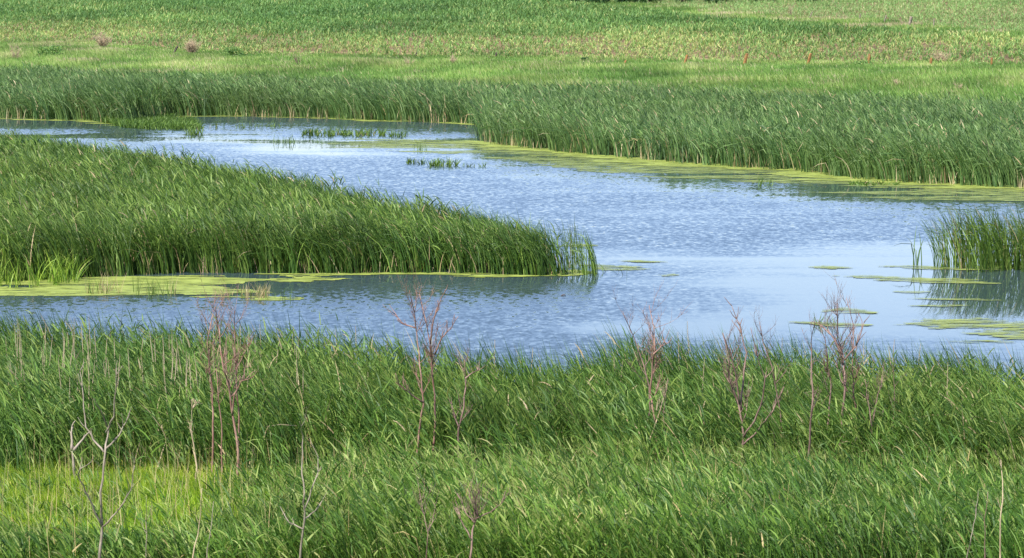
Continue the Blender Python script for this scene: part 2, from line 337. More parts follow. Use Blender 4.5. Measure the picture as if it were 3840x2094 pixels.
wr = [D(*p) for p in [(1080, 352), (1230, 358), (1400, 378), (1600, 400), (1850, 416), (2000, 424), (2150, 444), (2300, 455), (2576, 470), (3000, 480), (3000, 535), (2576, 528), (2300, 508), (2000, 482), (1750, 462), (1500, 435), (1300, 408), (1050, 385), (800, 372), (650, 352), (900, 350)]]
weed('duckweed', 'streaky duckweed drifted out from the right hand reed bank', PZ(wr), .5, M_scum, .012,
     lambda x, y: .24 - .037 * np.clip(-sdist(POLY_FAR, x, y), 0, 16) , (.16, .24), 13, .12, .55)
weed('duckweed', 'solid bright duckweed rim against the right hand reed bank', PZ(wr), .5, M_algae, .022,
     lambda x, y: .22 - .14 * np.clip(-sdist(POLY_FAR, x, y), 0, 9), (.16, .2), 21, .2, .7)
weed('duckweed', 'thin duckweed rim along the foot of the far left reeds', PZ([(-500, 442), (0, 445), (330, 452), (480, 468), (650, 430), (1200, 440), (1800, 462), (1830, 478), (1500, 470), (1200, 456), (900, 450), (700, 455), (900, 485), (700, 500), (480, 490), (300, 466), (0, 457), (-500, 450)]),
     .5, M_algae, .014, lambda x, y: .12 - .24 * np.clip(-sdist(POLY_FAR, x, y), 0, 9), (.2, .2), 31)
# separate floating mats: each an irregular spindle with a real thickness
def mat_obj(x0, x1, y0, y1, th, label, seed):
    a = np.array(at_z(x0, y0)); b = np.array(at_z(x1, y1)); c = (a + b) / 2; L_ = np.hypot(*(b - a)) / 2; ux = (b - a) / (2 * L_); uy = np.array([-ux[1], ux[0]])
    hw = abs(at_z(x0, (y0 + y1) / 2 - th / 2)[1] - at_z(x0, (y0 + y1) / 2 + th / 2)[1]) / 2
    cx_, cy_ = c; xs = np.arange(cx_ - L_ * 1.15, cx_ + L_ * 1.15, .05); ys = np.arange(cy_ - hw * 2.2 - .3, cy_ + hw * 2.2 + .3, .06); X, Y = np.meshgrid(xs, ys)
    u = ((X - cx_) * ux[0] + (Y - cy_) * ux[1]) / L_; v = ((X - cx_) * uy[0] + (Y - cy_) * uy[1]) / max(hw, .12)
    v = v + (fbm(X * .5, Y * .1 + seed * 3, seed, 3) - .5) * 2.0
    f = 1 - np.abs(u) ** 1.6 - np.abs(v) * .8 + (fbm(X * 1.1 + seed, Y * 3.0, seed + 5, 4) - .5) * 1.5
    keep = (f > .05)[:-1, :-1]; ny, nx = X.shape; X = X + (rs.rand(*X.shape) - .5) * .03; Y = Y + (rs.rand(*X.shape) - .5) * .04
    i = (np.arange(ny - 1)[:, None] * nx + np.arange(nx - 1)[None])[keep]; I = np.stack([i, i + 1, i + nx + 1, i + nx], 1); uu, inv = np.unique(I.ravel(), return_inverse=True)
    me = mesh_np('algae_mat', np.stack([X.ravel()[uu], Y.ravel()[uu], np.full(len(uu), .018)], 1), inv, np.arange(len(i)) * 4, None)
    tag(link('algae_mat', me, M_mat), label, 'algae mat', 'algae mats floating on the pond')
MATS = [(3023, 3190, 1004, 1006, 8, 'short thin algae mat just left of the long strip by the right reed clump'),
 (3110, 3790, 1038, 1066, 17, 'long narrow algae strip in front of the right reed clump'),
 (3337, 3492, 1096, 1098, 6, 'tiny thin algae sliver under the long strip'),
 (3407, 3756, 1121, 1128, 6, 'faint narrow algae streak across the reed reflections at right'),
 (3038, 3307, 1168, 1172, 15, 'olive algae mat behind the small tuft of water grass'),
 (2954, 3282, 1215, 1226, 13, 'algae mat with the small tuft of water grass growing in it'),
 (3377, 4010, 1212, 1238, 38, 'largest algae mat, near the bottom right edge of the water'),
 (3611, 4050, 1250, 1262, 24, 'algae mat just below the largest one at the right edge'),
 (3385, 3760, 1008, 1016, 8, 'ragged algae mat at the foot of the right reed clump'),
 (2095, 2245, 920, 924, 7, 'small algae mat behind the outermost island reeds'),
 (2140, 2450, 998, 1014, 17, 'algae mat at the base of the outermost island reeds'),
 (2316, 2505, 980, 984, 6, 'thin algae mat drifting right of the island tip, the farther one'),
 (2461, 2540, 1034, 1037, 7, 'small algae mat drifting right of the island tip, the nearer one'),
 (3560, 3800, 1281, 1288, 9, 'faint algae mat nearest the foreground reeds at right'),
 (3300, 3560, 1000, 1003, 5, 'pale thin algae line left of the right reed clump'),
 (3400, 3640, 1148, 1150, 5, 'dim algae line between the reed reflections and the largest mat')]
for k, q in enumerate(MATS): mat_obj(*q, seed=40 + k)

# ------------------------------------------------------------------ reed beds
WIND = math.pi            # blades lean to the left of the picture
def reeds(B, x, y, z, h, wid, nseg, blades, leanamt=1.0, spread=.06, tan=.03, seed=0, ns=2.2, toff=0.0):
    n = len(x); k = blades
    g = fbm(x / ns / 2, y / ns / 4, seed + 50, 3); g2 = fbm(x / 9, y / 18, seed + 60, 3)
    g3 = fbm(x / 5, y / 8, seed + 55, 3)
    hh = h * (.72 + .30 * g + .28 * g3) * (.93 + .14 * rs.rand(n))
    bx = np.repeat(x, k) + rs.normal(0, spread, n * k); by = np.repeat(y, k) + rs.normal(0, spread, n * k); bz = np.repeat(z, k)
    L_ = np.repeat(hh, k) * (.62 + .45 * rs.rand(n * k) ** .7)
    a0 = WIND + (np.repeat(g2, k) - .5) * 3.2 + rs.normal(0, .75, n * k)
    tilt = np.abs(rs.normal(.09, .07, n * k)) + .04
    bend = leanamt * (.3 + 1.3 * np.repeat(g, k) * rs.rand(n * k) ** .8 + .35 * rs.rand(n * k))
    kink = np.where(rs.rand(n * k) < .35, rs.uniform(.4, 1.4, n * k), 0)
    tint = np.clip(.42 + toff + (np.repeat(g2, k) - .5) * .9 + rs.normal(0, .36, n * k), 0, .9)
    tint = np.where(rs.rand(n * k) < tan, rs.uniform(.94, 1, n * k), tint)
    w = wid * rs.uniform(.6, 1.25, n * k)
    B.add(np.stack([bx, by, bz], 1), L_ * 1.08, a0, tilt, bend, w, nseg, tint, kink)
def leafy(B, x, y, z, h, leaves, ll, lw, seed=0, tan=.02, stemw=.010, tmid=.45, lo=.3, nseg=3, warm=0):
    n = len(x); g = fbm(x / 1.3, y / 2.6, seed + 70, 3); g2 = fbm(x / 6, y / 11, seed + 71, 3)
    hh = h * (.75 + .5 * g) * rs.uniform(.85, 1.12, n); a0 = WIND + (g2 - .5) * 3 + rs.normal(0, .35, n); tl = .06 + .35 * g * rs.rand(n)
    t0 = tmid + (g2 - .5) * .9 + (g - .5) * .5
    B.add(np.stack([x, y, z], 1), hh, a0, tl, np.zeros(n), np.full(n, stemw), 2, np.clip(t0 + .1, 0, .9), None, rs.uniform(0, 3.14, n))
    for q in range(leaves):
        f = lo + (1 - lo) * (q + rs.rand(n)) / leaves; r_ = hh * f
        p = np.stack([x + np.cos(a0) * np.sin(tl) * r_, y + np.sin(a0) * np.sin(tl) * r_, z + np.cos(tl) * r_], 1)
        aa = np.where(rs.rand(n) < .3, rs.uniform(0, 6.28, n), a0 + rs.normal(0, .9, n)); ti = np.clip(t0 + rs.normal(0, .38, n), 0, .9); ti = np.where(rs.rand(n) < tan, rs.uniform(.95, 1, n), ti)
        B.add(p, ll * rs.uniform(.6, 1.25, n), aa, rs.uniform(.15, .8, n), rs.uniform(.1, 1.1, n), lw * rs.uniform(.6, 1.25, n), nseg, ti, None, rs.normal(1.2, .5, n), 1.3, .55)
def edge_dens(e=1.2, seed=1):
    return lambda x, y, d: np.clip(sstep(-.2, e, d + (fbm(x / 1.2, y / 1.2, seed, 2) - .5) * 1.6), .12, 1)
# foreground bed
B = Blades(); x, y, d = scatter(POLY_FG, 20, lambda x, y, d: np.where(y > 66, sstep(-.3, 2.4, d + (fbm(x / .8, y / .8, 2, 2) - .5) * 2.2), sstep(-.2, 2.6, d + (fbm(x / 1.1, y / 1.1, 12, 3) - .5) * 3)))
reeds(B, x, y, np.full(len(x), -.05), 2.05, .024, 5, 6, seed=1, tan=.022)
x, y, d = scatter(POLY_FG, 34, lambda x, y, d: (d < 1.8) * (y > 68) * np.clip(fbm(x / 1.2, y / 1.2, 8, 3) * 3 - .7, 0, 1))
reeds(B, x, y, np.full(len(x), -.05), 2.12, .026, 5, 6, seed=3, tan=.03, leanamt=.6, toff=-.32)
x, y, d = scatter(POLY_FG, 27, lambda x, y, d: np.where(y > 66, sstep(-.3, 2.4, d + (fbm(x / .8, y / .8, 2, 2) - .5) * 2.2), sstep(-.3, 2.6, d + (fbm(x / 1.1, y / 1.1, 6, 3) - .5) * 3)))
leafy(B, x, y, np.full(len(x), -.02), 1.74, 10, .37, .030, seed=1, lo=.22)
x, y, d = scatter(POLY_FG, 16, lambda x, y, d: (d < 1.0) * (y < 66) * np.clip(fbm(x / 1.5, y / 1.5, 15, 3) * 3 - .9, 0, 1))
n = len(x); B.add(np.stack([x, y, np.full(n, 0.)], 1), rs.uniform(.4, 1.1, n), rs.uniform(0, 6.3, n), rs.uniform(0, .35, n), rs.uniform(0, .5, n), rs.uniform(.012, .03, n), 3, rs.uniform(.93, 1, n))
# a sparse fringe of reeds standing out in the water behind it
fr = PZ(FG_BACK_TOP, 1.9); P2 = fr + [(a - 0, b + 2.4) for a, b in fr[::-1]]
x, y, d = scatter(P2, 12, lambda x, y, d: np.clip(fbm(x / 1.5, y / 1.5, 8, 3) * 2.4 - .8, 0, 1))
reeds(B, x, y, np.full(len(x), -.1), 2.1, .024, 5, 4, seed=2, tan=.04, leanamt=.5, toff=-.32)
tag(B.build('cattail_bed', M_reed), 'dark green cattail bed between the foreground grass and the pond', 'cattails', kind='stuff')
# island
B = Blades(); x, y, d = scatter(POLY_ISL, 10, edge_dens(1.5, 4)); leafy(B, x, y, np.full(len(x), -.02), 1.85 - .4 * sstep(-4, 1.2, x), 7, .43, .042, seed=12, lo=.45)
x, y, d = scatter(POLY_ISL, 20, lambda x, y, d: (d < 2.2) * (y > 104.5 + .0 * x)); reeds(B, x, y, np.full(len(x), -.05), 2.05 - .32 * sstep(-4, 1.2, x), .028, 4, 6, seed=13, tan=.02, toff=-.28)
x, y, d = scatter(POLY_ISL, 13, edge_dens(.9, 3))
reeds(B, x, y, np.full(len(x), -.05), 2.0 - .32 * sstep(-4, 1.2, x), .036, 4, 6, seed=11, tan=.03)
x, y, d = scatter(POLY_ISL, 9, lambda x, y, d: (d < .7) * 1.)        # straw coloured dead stubs at the water line
n = len(x); B.add(np.stack([x, y, np.full(n, -.03)], 1), rs.uniform(.3, .9, n), rs.uniform(0, 6.3, n), rs.uniform(0, .5, n), rs.uniform(0, .4, n), np.full(n, .025), 3, rs.uniform(.94, 1, n))
tag(B.build('cattail_bed', M_isl), 'lush cattail island reaching from the left edge to mid pond', 'cattails', kind='stuff')
# far and right bank
B = Blades(); x, y, d = scatter(POLY_FAR, 5, edge_dens(1.5, 4)); leafy(B, x, y, np.full(len(x), -.02), 1.95, 7, .5, .055, seed=22, lo=.5, nseg=2, stemw=.015)
x, y, d = scatter(POLY_FAR, 7, edge_dens(1.2, 5))
reeds(B, x, y, np.full(len(x), -.05), 2.1, .045, 4, 6, seed=21, tan=.03, spread=.1, ns=3)
x, y, d = scatter(PZ([(330, 450), (480, 466), (600, 452), (630, 436), (560, 425), (330, 425)]), 9)
reeds(B, x, y, np.full(len(x), -.05), 2.75, .045, 4, 7, seed=24, tan=.02, spread=.1, toff=-.25)
x, y, d = scatter(POLY_FAR, 3, lambda x, y, d: sstep(.5, .68, fbm(x / 6, y / 10, 27, 3)))
reeds(B, x, y, np.full(len(x), -.05), 2.45, .045, 4, 6, seed=25, tan=.03, spread=.1, toff=-.2)
x, y, d = scatter(POLY_FAR, 9, lambda x, y, d: (d < 1.0) * np.clip(fbm(x / 4, y / 4, 9, 2) * 3 - 1, 0, 1))
n = len(x); B.add(np.stack([x, y, np.full(n, -.03)], 1), rs.uniform(.3, 1.1, n), rs.uniform(0, 6.3, n), rs.uniform(0, .3, n), rs.uniform(0, .3, n), np.full(n, .035), 3, rs.uniform(.94, 1, n))
tag(B.build('cattail_bed', M_far), 'blue green cattail belt along the far and right shore', 'cattails', kind='stuff')
# right clump, tip fringe
B = Blades(); x, y, d = scatter(POLY_CL, 17, lambda x, y, d: np.clip(fbm(x / 1.1, y / 1.4, 19, 3) * 2.6 - .5, .1, 1) * np.clip(sstep(-.2, 1.4, d + (fbm(x / .7, y / .7, 9, 2) - .5) * 2), .08, 1))
reeds(B, x, y, np.full(len(x), -.1), 2.25, .028, 5, 6, seed=31, toff=-.15, leanamt=.7, tan=.05)
tag(B.build('reed_clump', M_isl), 'tall reed clump standing in the water at the right edge', 'reeds', 'reed clumps standing in the pond')
def tuft(name, label, x0, x1, py, depth, h, shoots, blades, wid, mat, lean=.5, tan=.05, cat='reeds', group='reed clumps standing in the pond', splay=None, segs=4):
    B = Blades(); cx, cy = at_z((x0 + x1) / 2, py); hw = abs(at_z(x1, py)[0] - at_z(x0, py)[0]) / 2
    n = shoots
    x = rs.uniform(-1, 1, n) * hw; x = np.sign(x) * np.abs(x); y = rs.normal(0, depth, n); st = B
    if splay is None:
        reeds(B, x, y, np.full(n, -.08), h, wid, segs, blades, seed=int(x0) % 97, leanamt=lean, tan=tan, spread=.05)
    else:
        k = blades; xx = np.repeat(x, k) + rs.normal(0, .03, n * k); yy = np.repeat(y, k) + rs.normal(0, .03, n * k); m_ = n * k
        B.add(np.stack([xx, yy, np.full(m_, -.05)], 1), h * rs.uniform(.5, 1.15, m_), rs.uniform(0, 6.3, m_), rs.uniform(.05, splay, m_), rs.uniform(.1, splay * 1.6, m_), wid * rs.uniform(.7, 1.2, m_), segs,
              np.where(rs.rand(m_) < tan, rs.uniform(.94, 1, m_), rs.uniform(.1, .85, m_)))
    o = B.build(name, mat); o.location = (cx, cy, 0)
    return tag(o, label, cat, group)
tuft('reed_clump', 'dark narrow reed clump outermost past the island tip', 2178, 2236, 1032, .35, 1.62, 16, 5, .026, M_isl, .45, 0)
tuft('reed_clump', 'airy reed clump between the island tip and the outermost clump', 2098, 2172, 1005, .5, 1.72, 9, 4, .024, M_isl, .5, .02)
tuft('reed_clump', 'scatter of short bent reed stems right of the outermost clump', 2255, 2370, 1025, .3, .45, 6, 1, .03, M_isl, 1.2, 0)
tuft('reed_clump', 'lone tall leaning reed left of the right hand clump', 3432, 3440, 994, .05, 1.45, 2, 4, .03, M_isl, .7, 0)
tuft('reed_clump', 'thin loose reeds on the left side of the right hand clump', 3495, 3560, 1000, .3, 1.6, 9, 4, .022, M_isl, .7, .03)
tuft('grass_tuft', 'small water grass tuft on an algae mat near the foreground', 3060, 3125, 1220, .15, .42, 9, 4, .018, M_isl, 1, 0, 'grass tuft', 'grass tufts in the water', .5)
TG = 'grass tufts in the water'
tuft('grass_tuft', 'wide bushy green grass tuft in mid channel', 1136, 1445, 508, 1.0, .55, 90, 6, .045, M_isl, 1, .02, 'grass tuft', TG, .55)
tuft('grass_tuft', 'small green grass tuft just right of the wide bushy one', 1460, 1548, 512, .5, .5, 16, 5, .04, M_isl, 1, .02, 'grass tuft', TG, .5)
tuft('grass_tuft', 'sparse upright grass below the wide bushy tuft', 1027, 1112, 537, .5, .6, 14, 2, .03, M_isl, 1, 0, 'grass tuft', TG, .25)
tuft('grass_tuft', 'faint upright grass tuft alone in the calm channel', 1545, 1602, 566, .5, .65, 12, 2, .03, M_isl, 1, 0, 'grass tuft', TG, .25)
tuft('grass_tuft', 'dark grass tuft at the left end of the mid pond row', 1516, 1592, 614, .3, .42, 13, 5, .04, M_isl, 1, .02, 'grass tuft', TG, .6)
tuft('grass_tuft', 'tallest dark grass tuft in the mid pond row', 1612, 1722, 623, .4, .55, 24, 6, .042, M_isl, 1, .02, 'grass tuft', TG, .55)
tuft('grass_tuft', 'thin grass tuft at the right end of the mid pond row', 1735, 1845, 626, .3, .35, 10, 4, .035, M_isl, 1, .02, 'grass tuft', TG, .6)
tuft('grass_tuft', 'green grass fringe reaching into the channel from the far left reeds', 683, 765, 505, .6, .6, 22, 5, .04, M_isl, 1, .02, 'grass tuft', TG, .5)
tuft('grass_tuft', 'line of thin upright grass stems in front of the far reeds', 780, 1060, 481, .5, .55, 30, 3, .03, M_isl, 1, .02, 'grass tuft', TG, .3)
tuft('grass_tuft', 'small grass tuft on duckweed under the right hand bank', 2838, 2892, 697, .4, .55, 8, 4, .03, M_isl, 1, 0, 'grass tuft', TG, .4)
tuft('grass_tuft', 'low spreading grass on duckweed below the right hand bank', 3185, 3375, 694, .5, .3, 40, 5, .05, M_isl, 1, .02, 'grass tuft', TG, .9)
tuft('grass_tuft', 'straw coloured and green tuft in the thick duckweed, the left one', 325, 455, 1100, .4, .75, 16, 6, .014, M_isl, 1, .65, 'grass tuft', TG, .35)
tuft('grass_tuft', 'thin green stems in the middle of the thick duckweed', 490, 665, 1106, .5, .7, 34, 3, .014, M_isl, 1, .1, 'grass tuft', TG, .3)
tuft('grass_tuft', 'few brownish stems in the thick duckweed', 815, 880, 1114, .25, .5, 10, 3, .014, M_isl, 1, .4, 'grass tuft', TG, .35)
tuft('grass_tuft', 'dense straw coloured tuft at the right end of the thick duckweed', 905, 1000, 1119, .3, .62, 22, 7, .014, M_isl, 1, .75, 'grass tuft', TG, .45)
tuft('grass_tuft', 'few upright green stems beside the dense straw coloured tuft', 1005, 1105, 1127, .2, .5, 9, 2, .014, M_isl, 1, .05, 'grass tuft', TG, .2)
# bright broad leaved sedge at the left edge and the low grass spit
B = Blades(); P = PZ([(-500, 1085), (0, 1086), (200, 1078), (330, 1062), (250, 1035), (0, 1045), (-500, 1045)])
x, y, d = scatter(P, 9, lambda x, y, d: np.clip(fbm(x / .8, y / .9, 240, 3) * 2.6 - .6, 0, 1) * sstep(-10.5, -14, x)); n = len(x) * 6; xx = np.repeat(x, 6) + rs.normal(0, .05, n); yy = np.repeat(y, 6) + rs.normal(0, .05, n)
B.add(np.stack([xx, yy, np.full(n, -.05)], 1), rs.uniform(.4, 1.35, n), rs.uniform(0, 6.3, n), rs.uniform(.02, .4, n), rs.uniform(.1, 1.1, n), rs.uniform(.018, .036, n), 4, rs.uniform(0, .97, n), None)
tag(B.build('sedge', M_sedge), 'bright green broad leaved sedge at the left end of the duckweed', 'sedge', kind='stuff')
B = Blades(); P = PZ([(340, 452), (470, 482), (600, 488), (760, 486), (730, 462), (640, 448), (500, 445)])
x, y, d = scatter(P, 14); n = len(x) * 5; xx = np.repeat(x, 5) + rs.normal(0, .08, n); yy = np.repeat(y, 5) + rs.normal(0, .08, n)
B.add(np.stack([xx, yy, np.full(n, -.05)], 1), rs.uniform(.3, .75, n), rs.uniform(0, 6.3, n), rs.uniform(.1, .5, n), rs.uniform(.3, 1.2, n), rs.uniform(.03, .05, n), 3, rs.uniform(0, .7, n))
tag(B.build('marsh_grass', M_isl), 'low green grass spit below the far left reeds', 'marsh grass', kind='stuff')

# ------------------------------------------------------------------ foreground bank grass
YF = 63.5
BP = [(-19, 45.2), (19, 45.2), (19, 62.4), (-19, 65.2)]
def bank(dens, dfun): 
    x, y, d = scatter(BP, dens, dfun); return x, y, terrain(x, y)
B = Blades()
fl_y = lambda x: 62.2 - .08 * x
def brightness(x, y):
    return np.maximum(bright0(x, y), .8 * sstep(.49, .62, fbm(x / 2.6 + 5, y / 1.6, 230, 3)) * sstep(12, 8, fl_y(x) - y) * sstep(1, 3, fl_y(x) - y))
def bright0(x, y):      # bright young grass at the left of the reed foot
    return sstep(.0, 1.0, (-2.4 - x) / 2.4 + (fbm(x / 1.5, y / 1.5, 70, 3) - .5) * 1.5) * sstep(15.5, 12.0, fl_y(x) - y + (fbm(x / 2, y / 2, 71, 2) - .5) * 4 + 1.3 * np.maximum(x + 4, 0))
x, y, z = bank(34, lambda x, y, d: (1 - .86 * brightness(x, y)))
dist = fl_y(x) - y; hf = (.35 + .25 * sstep(.5, -1.2, dist) +  .5 * sstep(1, 6, dist) * (.5 + fbm(x / 2, y / 2, 200, 2))) * (.7 + .5 * fbm(x / .8, y / .8, 201, 2)) * (1 - .62 * sstep(-2, -6, x))
leafy(B, x, y, z - .02, hf + .12, 10, .30, .025, seed=41, lo=.1, stemw=.008, tmid=.43 + .5 * sstep(-6, 1, x) * sstep(9, 5, dist) * sstep(.32, .58, fbm(x / 1.8, y / 1.8, 91, 3)) + .5 * (fbm(x / 1.2, y / 1.6, 207, 3) - .5))
x, y, z = bank(5, lambda x, y, d: (1 - .9 * sstep(-2, -6, x)) * np.clip(fbm(x / 1.5, y / 1.5, 203, 3) * 3 - 1.2, 0, 1))
leafy(B, x, y, z - .02, 1.3, 11, .38, .024, seed=43, lo=.15, tmid=.35)
x, y, z = bank(5, lambda x, y, d: np.clip(fbm(x / 1.5, y / 2, 222, 3) * 3 - .8, 0, 1)); n = len(x)      # thin dead stems
B.add(np.stack([x, y, z], 1), rs.uniform(.6, 1.35, n), rs.uniform(0, 6.3, n), np.abs(rs.normal(.05, .12, n)), rs.uniform(0, .2, n), rs.uniform(.007, .014, n), 3, rs.uniform(.955, 1, n))
x, y, z = bank(30, lambda x, y, d: 1 - .95 * brightness(x, y))
k = 8; n = len(x) * k
g = fbm(x / 1.6, y / 2.6, 80, 3); g2 = fbm(x / 4, y / 6, 81, 3); dist = fl_y(x) - y
hh = (.42 + .5 * sstep(1, 8, dist)) * (.75 + .55 * g) * (1 - .6 * sstep(-2, -6, x))
tall = fbm(x / .9, y / 1.5, 90, 2)
seedy = sstep(-3, 4, x) * sstep(5.5, 2.5, dist) * sstep(.35, .6, fbm(x / 1.2, y / 1.4, 91, 2))
r = lambda a: np.repeat(a, k)
tint = np.clip(.38 + (r(g2) - .5) * 1.0 + .3 * r(seedy) + rs.normal(0, .28, n), 0, .9)
tint = np.where(rs.rand(n) < .018, rs.uniform(.94, 1, n), tint)
B.add(np.stack([r(x) + rs.normal(0, .05, n), r(y) + rs.normal(0, .05, n), r(z) - .03], 1), r(hh) * (.6 + .6 * rs.rand(n)), WIND + (r(g2) - .5) * 3 + rs.normal(0, .7, n),
      np.abs(rs.normal(.14, .12, n)), .35 + r(g) * rs.rand(n) * 1.8, rs.uniform(.009, .024, n), 5, tint, np.where(rs.rand(n) < .3, rs.uniform(.3, 1.3, n), 0))
# pale seed heads on stems
x, y, z = bank(45, lambda x, y, d: np.clip(.03 + sstep(-3, 4, x) * sstep(6, 3, fl_y(x) - y) * sstep(.35, .6, fbm(x / 1.2, y / 1.4, 91, 2)), 0, 1))
n = len(x); hs = rs.uniform(.8, 1.2, n); lean = rs.uniform(.1, .35, n); aa = WIND + rs.normal(0, .5, n)
B.add(np.stack([x, y, z], 1), hs, aa, lean, np.zeros(n), np.full(n, .006), 2, rs.uniform(.8, .92, n))
top = np.stack([x + np.cos(aa) * np.sin(lean) * hs * .9, y + np.sin(aa) * np.sin(lean) * hs * .9, z + np.cos(lean) * hs * .9], 1)
for q in range(3):
    B.add(top + rs.normal(0, .008, (n, 3)), rs.uniform(.07, .16, n), aa + rs.normal(0, .5, n), lean + rs.uniform(0, .3, n), rs.uniform(.2, .7, n), rs.uniform(.008, .016, n), 3, rs.uniform(.8, .94, n), None, None, 1.4, .4)
tag(B.build('bank_grass', M_bank), 'tangled green grass covering the near bank', 'grass', kind='stuff')
B = Blades(); x, y, z = bank(520, lambda x, y, d: brightness(x, y) + .05 * (x < 0))
n = len(x); B.add(np.stack([x, y, z], 1), rs.uniform(.15, .5, n) * (.5 + fbm(x / .5, y / .7, 250, 3)), WIND + rs.normal(0, 1.2, n), rs.uniform(0, .35, n), rs.uniform(.1, 1, n), rs.uniform(.010, .024, n), 4, np.clip(rs.normal(.45, .28, n) + (fbm(x, y, 251, 3) - .5), 0, .96))
tag(B.build('young_grass', M_bright), 'vivid yellow green young grass at the left of the near bank', 'grass', kind='stuff')

# ------------------------------------------------------------------ meadow band between reeds and field
xa = np.array([-80, -60, -43, -20, -4, 10, 32, 50, 75.]); PM = [(a, float(dback(a)) - 1) for a in xa]
POLY_M = PM + [(a, b + 3) for a, b in fl[::-1]]
B = Blades(); x, y, d = scatter(POLY_M, 26); z = terrain(x, y)
k = 2; n = len(x) * k; g = fbm(x / 5, y / 8, 100, 4); r = lambda a: np.repeat(a, k)
leftness = sstep(-15, -40, x); tint = .45 + (g - .5) * 1.4 + leftness * .12
tint = r(tint) + rs.normal(0, .15, n); tint = np.clip(tint, 0, .9); dry = np.clip(fbm(x / 4, y / 5, 103, 3) * 3.5 - 1.9, 0, 1) * (.25 + .5 * leftness)
tint = np.where(rs.rand(n) < r(dry) + .03, rs.uniform(.93, 1, n), tint)
B.add(np.stack([r(x) + rs.normal(0, .1, n), r(y) + rs.normal(0, .1, n), r(z)], 1), r((.35 + .45 * g) * (1 - .45 * sstep(-14, -3, y - np.interp(x, [p[0] for p in fl], [p[1] for p in fl])))) * rs.uniform(.7, 1.35, n), WIND + rs.normal(0, .9, n), np.abs(rs.normal(.1, .1, n)), rs.uniform(.1, 1., n), rs.uniform(.03, .06, n), 3, tint)
tag(B.build('meadow_grass', M_mead), 'yellow green rough grass between the far reeds and the crop field', 'grass', kind='stuff')
# strip between the two fields
PS = [ground_at(*p)[:2] for p in [D(1350, 10), D(1450, 16), D(1600, 30), D(1750, 50), D(1900, 62), D(2100, 74), D(2300, 82), D(2450, 92), D(2576, 99), D(3000, 110)]] + [ground_at(*p)[:2] for p in F2_LOW[::-1]]
B = Blades(); x, y, d = scatter(PS, 26); z = terrain(x, y); n = len(x); g = fbm(x / 6, y / 3, 110, 3)
B.add(np.stack([x, y, z], 1), rs.uniform(.25, .6, n), WIND + rs.normal(0, .9, n), rs.uniform(0, .3, n), rs.uniform(.1, 1, n), rs.uniform(.05, .08, n), 2, np.clip(.45 + (g - .45) * 2.2 + rs.normal(0, .12, n), 0, .97))
tag(B.build('verge_grass', M_mead), 'pale grass strip between the near crop field and the hill field', 'grass', kind='stuff')

# ------------------------------------------------------------------ crops
def crop(name, label, poly, dens, hfun, leaves, mat, dfun, tfun, rowstep=.76):
    B = Blades(); x, y, d = scatter(poly, dens, dfun)
    rowdir = np.array([math.cos(.12), math.sin(.12)]); v = -x * rowdir[1] + y * rowdir[0]; u = x * rowdir[0] + y * rowdir[1]
    v = np.round(v / rowstep) * rowstep + rs.normal(0, .04, len(x)); x = u * rowdir[0] - v * rowdir[1]; y = u * rowdir[1] + v * rowdir[0]
    z = terrain(x, y); h = hfun(x, y); t0 = tfun(x, y)
    for q in range(leaves):
        n = len(x); f = .1 + .75 * q / max(1, leaves - 1)
        L_ = h * rs.uniform(.55, .95, n)
        B.add(np.stack([x, y, z + h * f * .6], 1), L_, rs.uniform(0, 6.3, n), rs.uniform(.25, .75, n) * (1.15 - f), rs.uniform(.5, 1.7, n) * (1.2 - f * .6), h * rs.uniform(.10, .16, n), 3, np.clip(t0 + rs.normal(0, .28, n), 0, 1), None, None, 1.2, .5)
    return tag(B.build(name, mat), label, 'crop', kind='stuff')
fx = np.array([p[0] for p in fl]); fy = np.array([p[1] for p in fl])
edge = lambda x, y: y - np.interp(x, fx, fy)
poor = lambda x, y: sstep(82, 22, edge(x, y) + (fbm(x / 9, y / 9, 120, 3) - .5) * 34) 
crop('corn_crop', 'young corn covering the whole field beyond the fence', POLY_F1, 6.6, lambda x, y: (.60 - .14 * poor(x, y)) * rs.uniform(.6, 1.35, len(x)) * (.8 + .4 * fbm(x / 6, y / 10, 121, 2)),
     5, M_corn, lambda x, y, d: np.clip((1 - .52 * poor(x, y)) * (.1 + 1.5 * fbm(x / 2.2, y / 5, 122, 3)), .04, 1), lambda x, y: .4 + .35 * poor(x, y) + (fbm(x / 14, y / 25, 123, 3) - .5) * .7)
crop('hill_crop', 'paler low crop on the hillside field at top right', POLY_F2, 6.0, lambda x, y: .36 * rs.uniform(.7, 1.3, len(x)), 4, M_corn2, lambda x, y, d: np.clip(.5 + fbm(x / 3, y / 6, 130, 2), 0, 1), lambda x, y: .35 + fbm(x / 20, y / 12, 131, 3) * .4, .5)

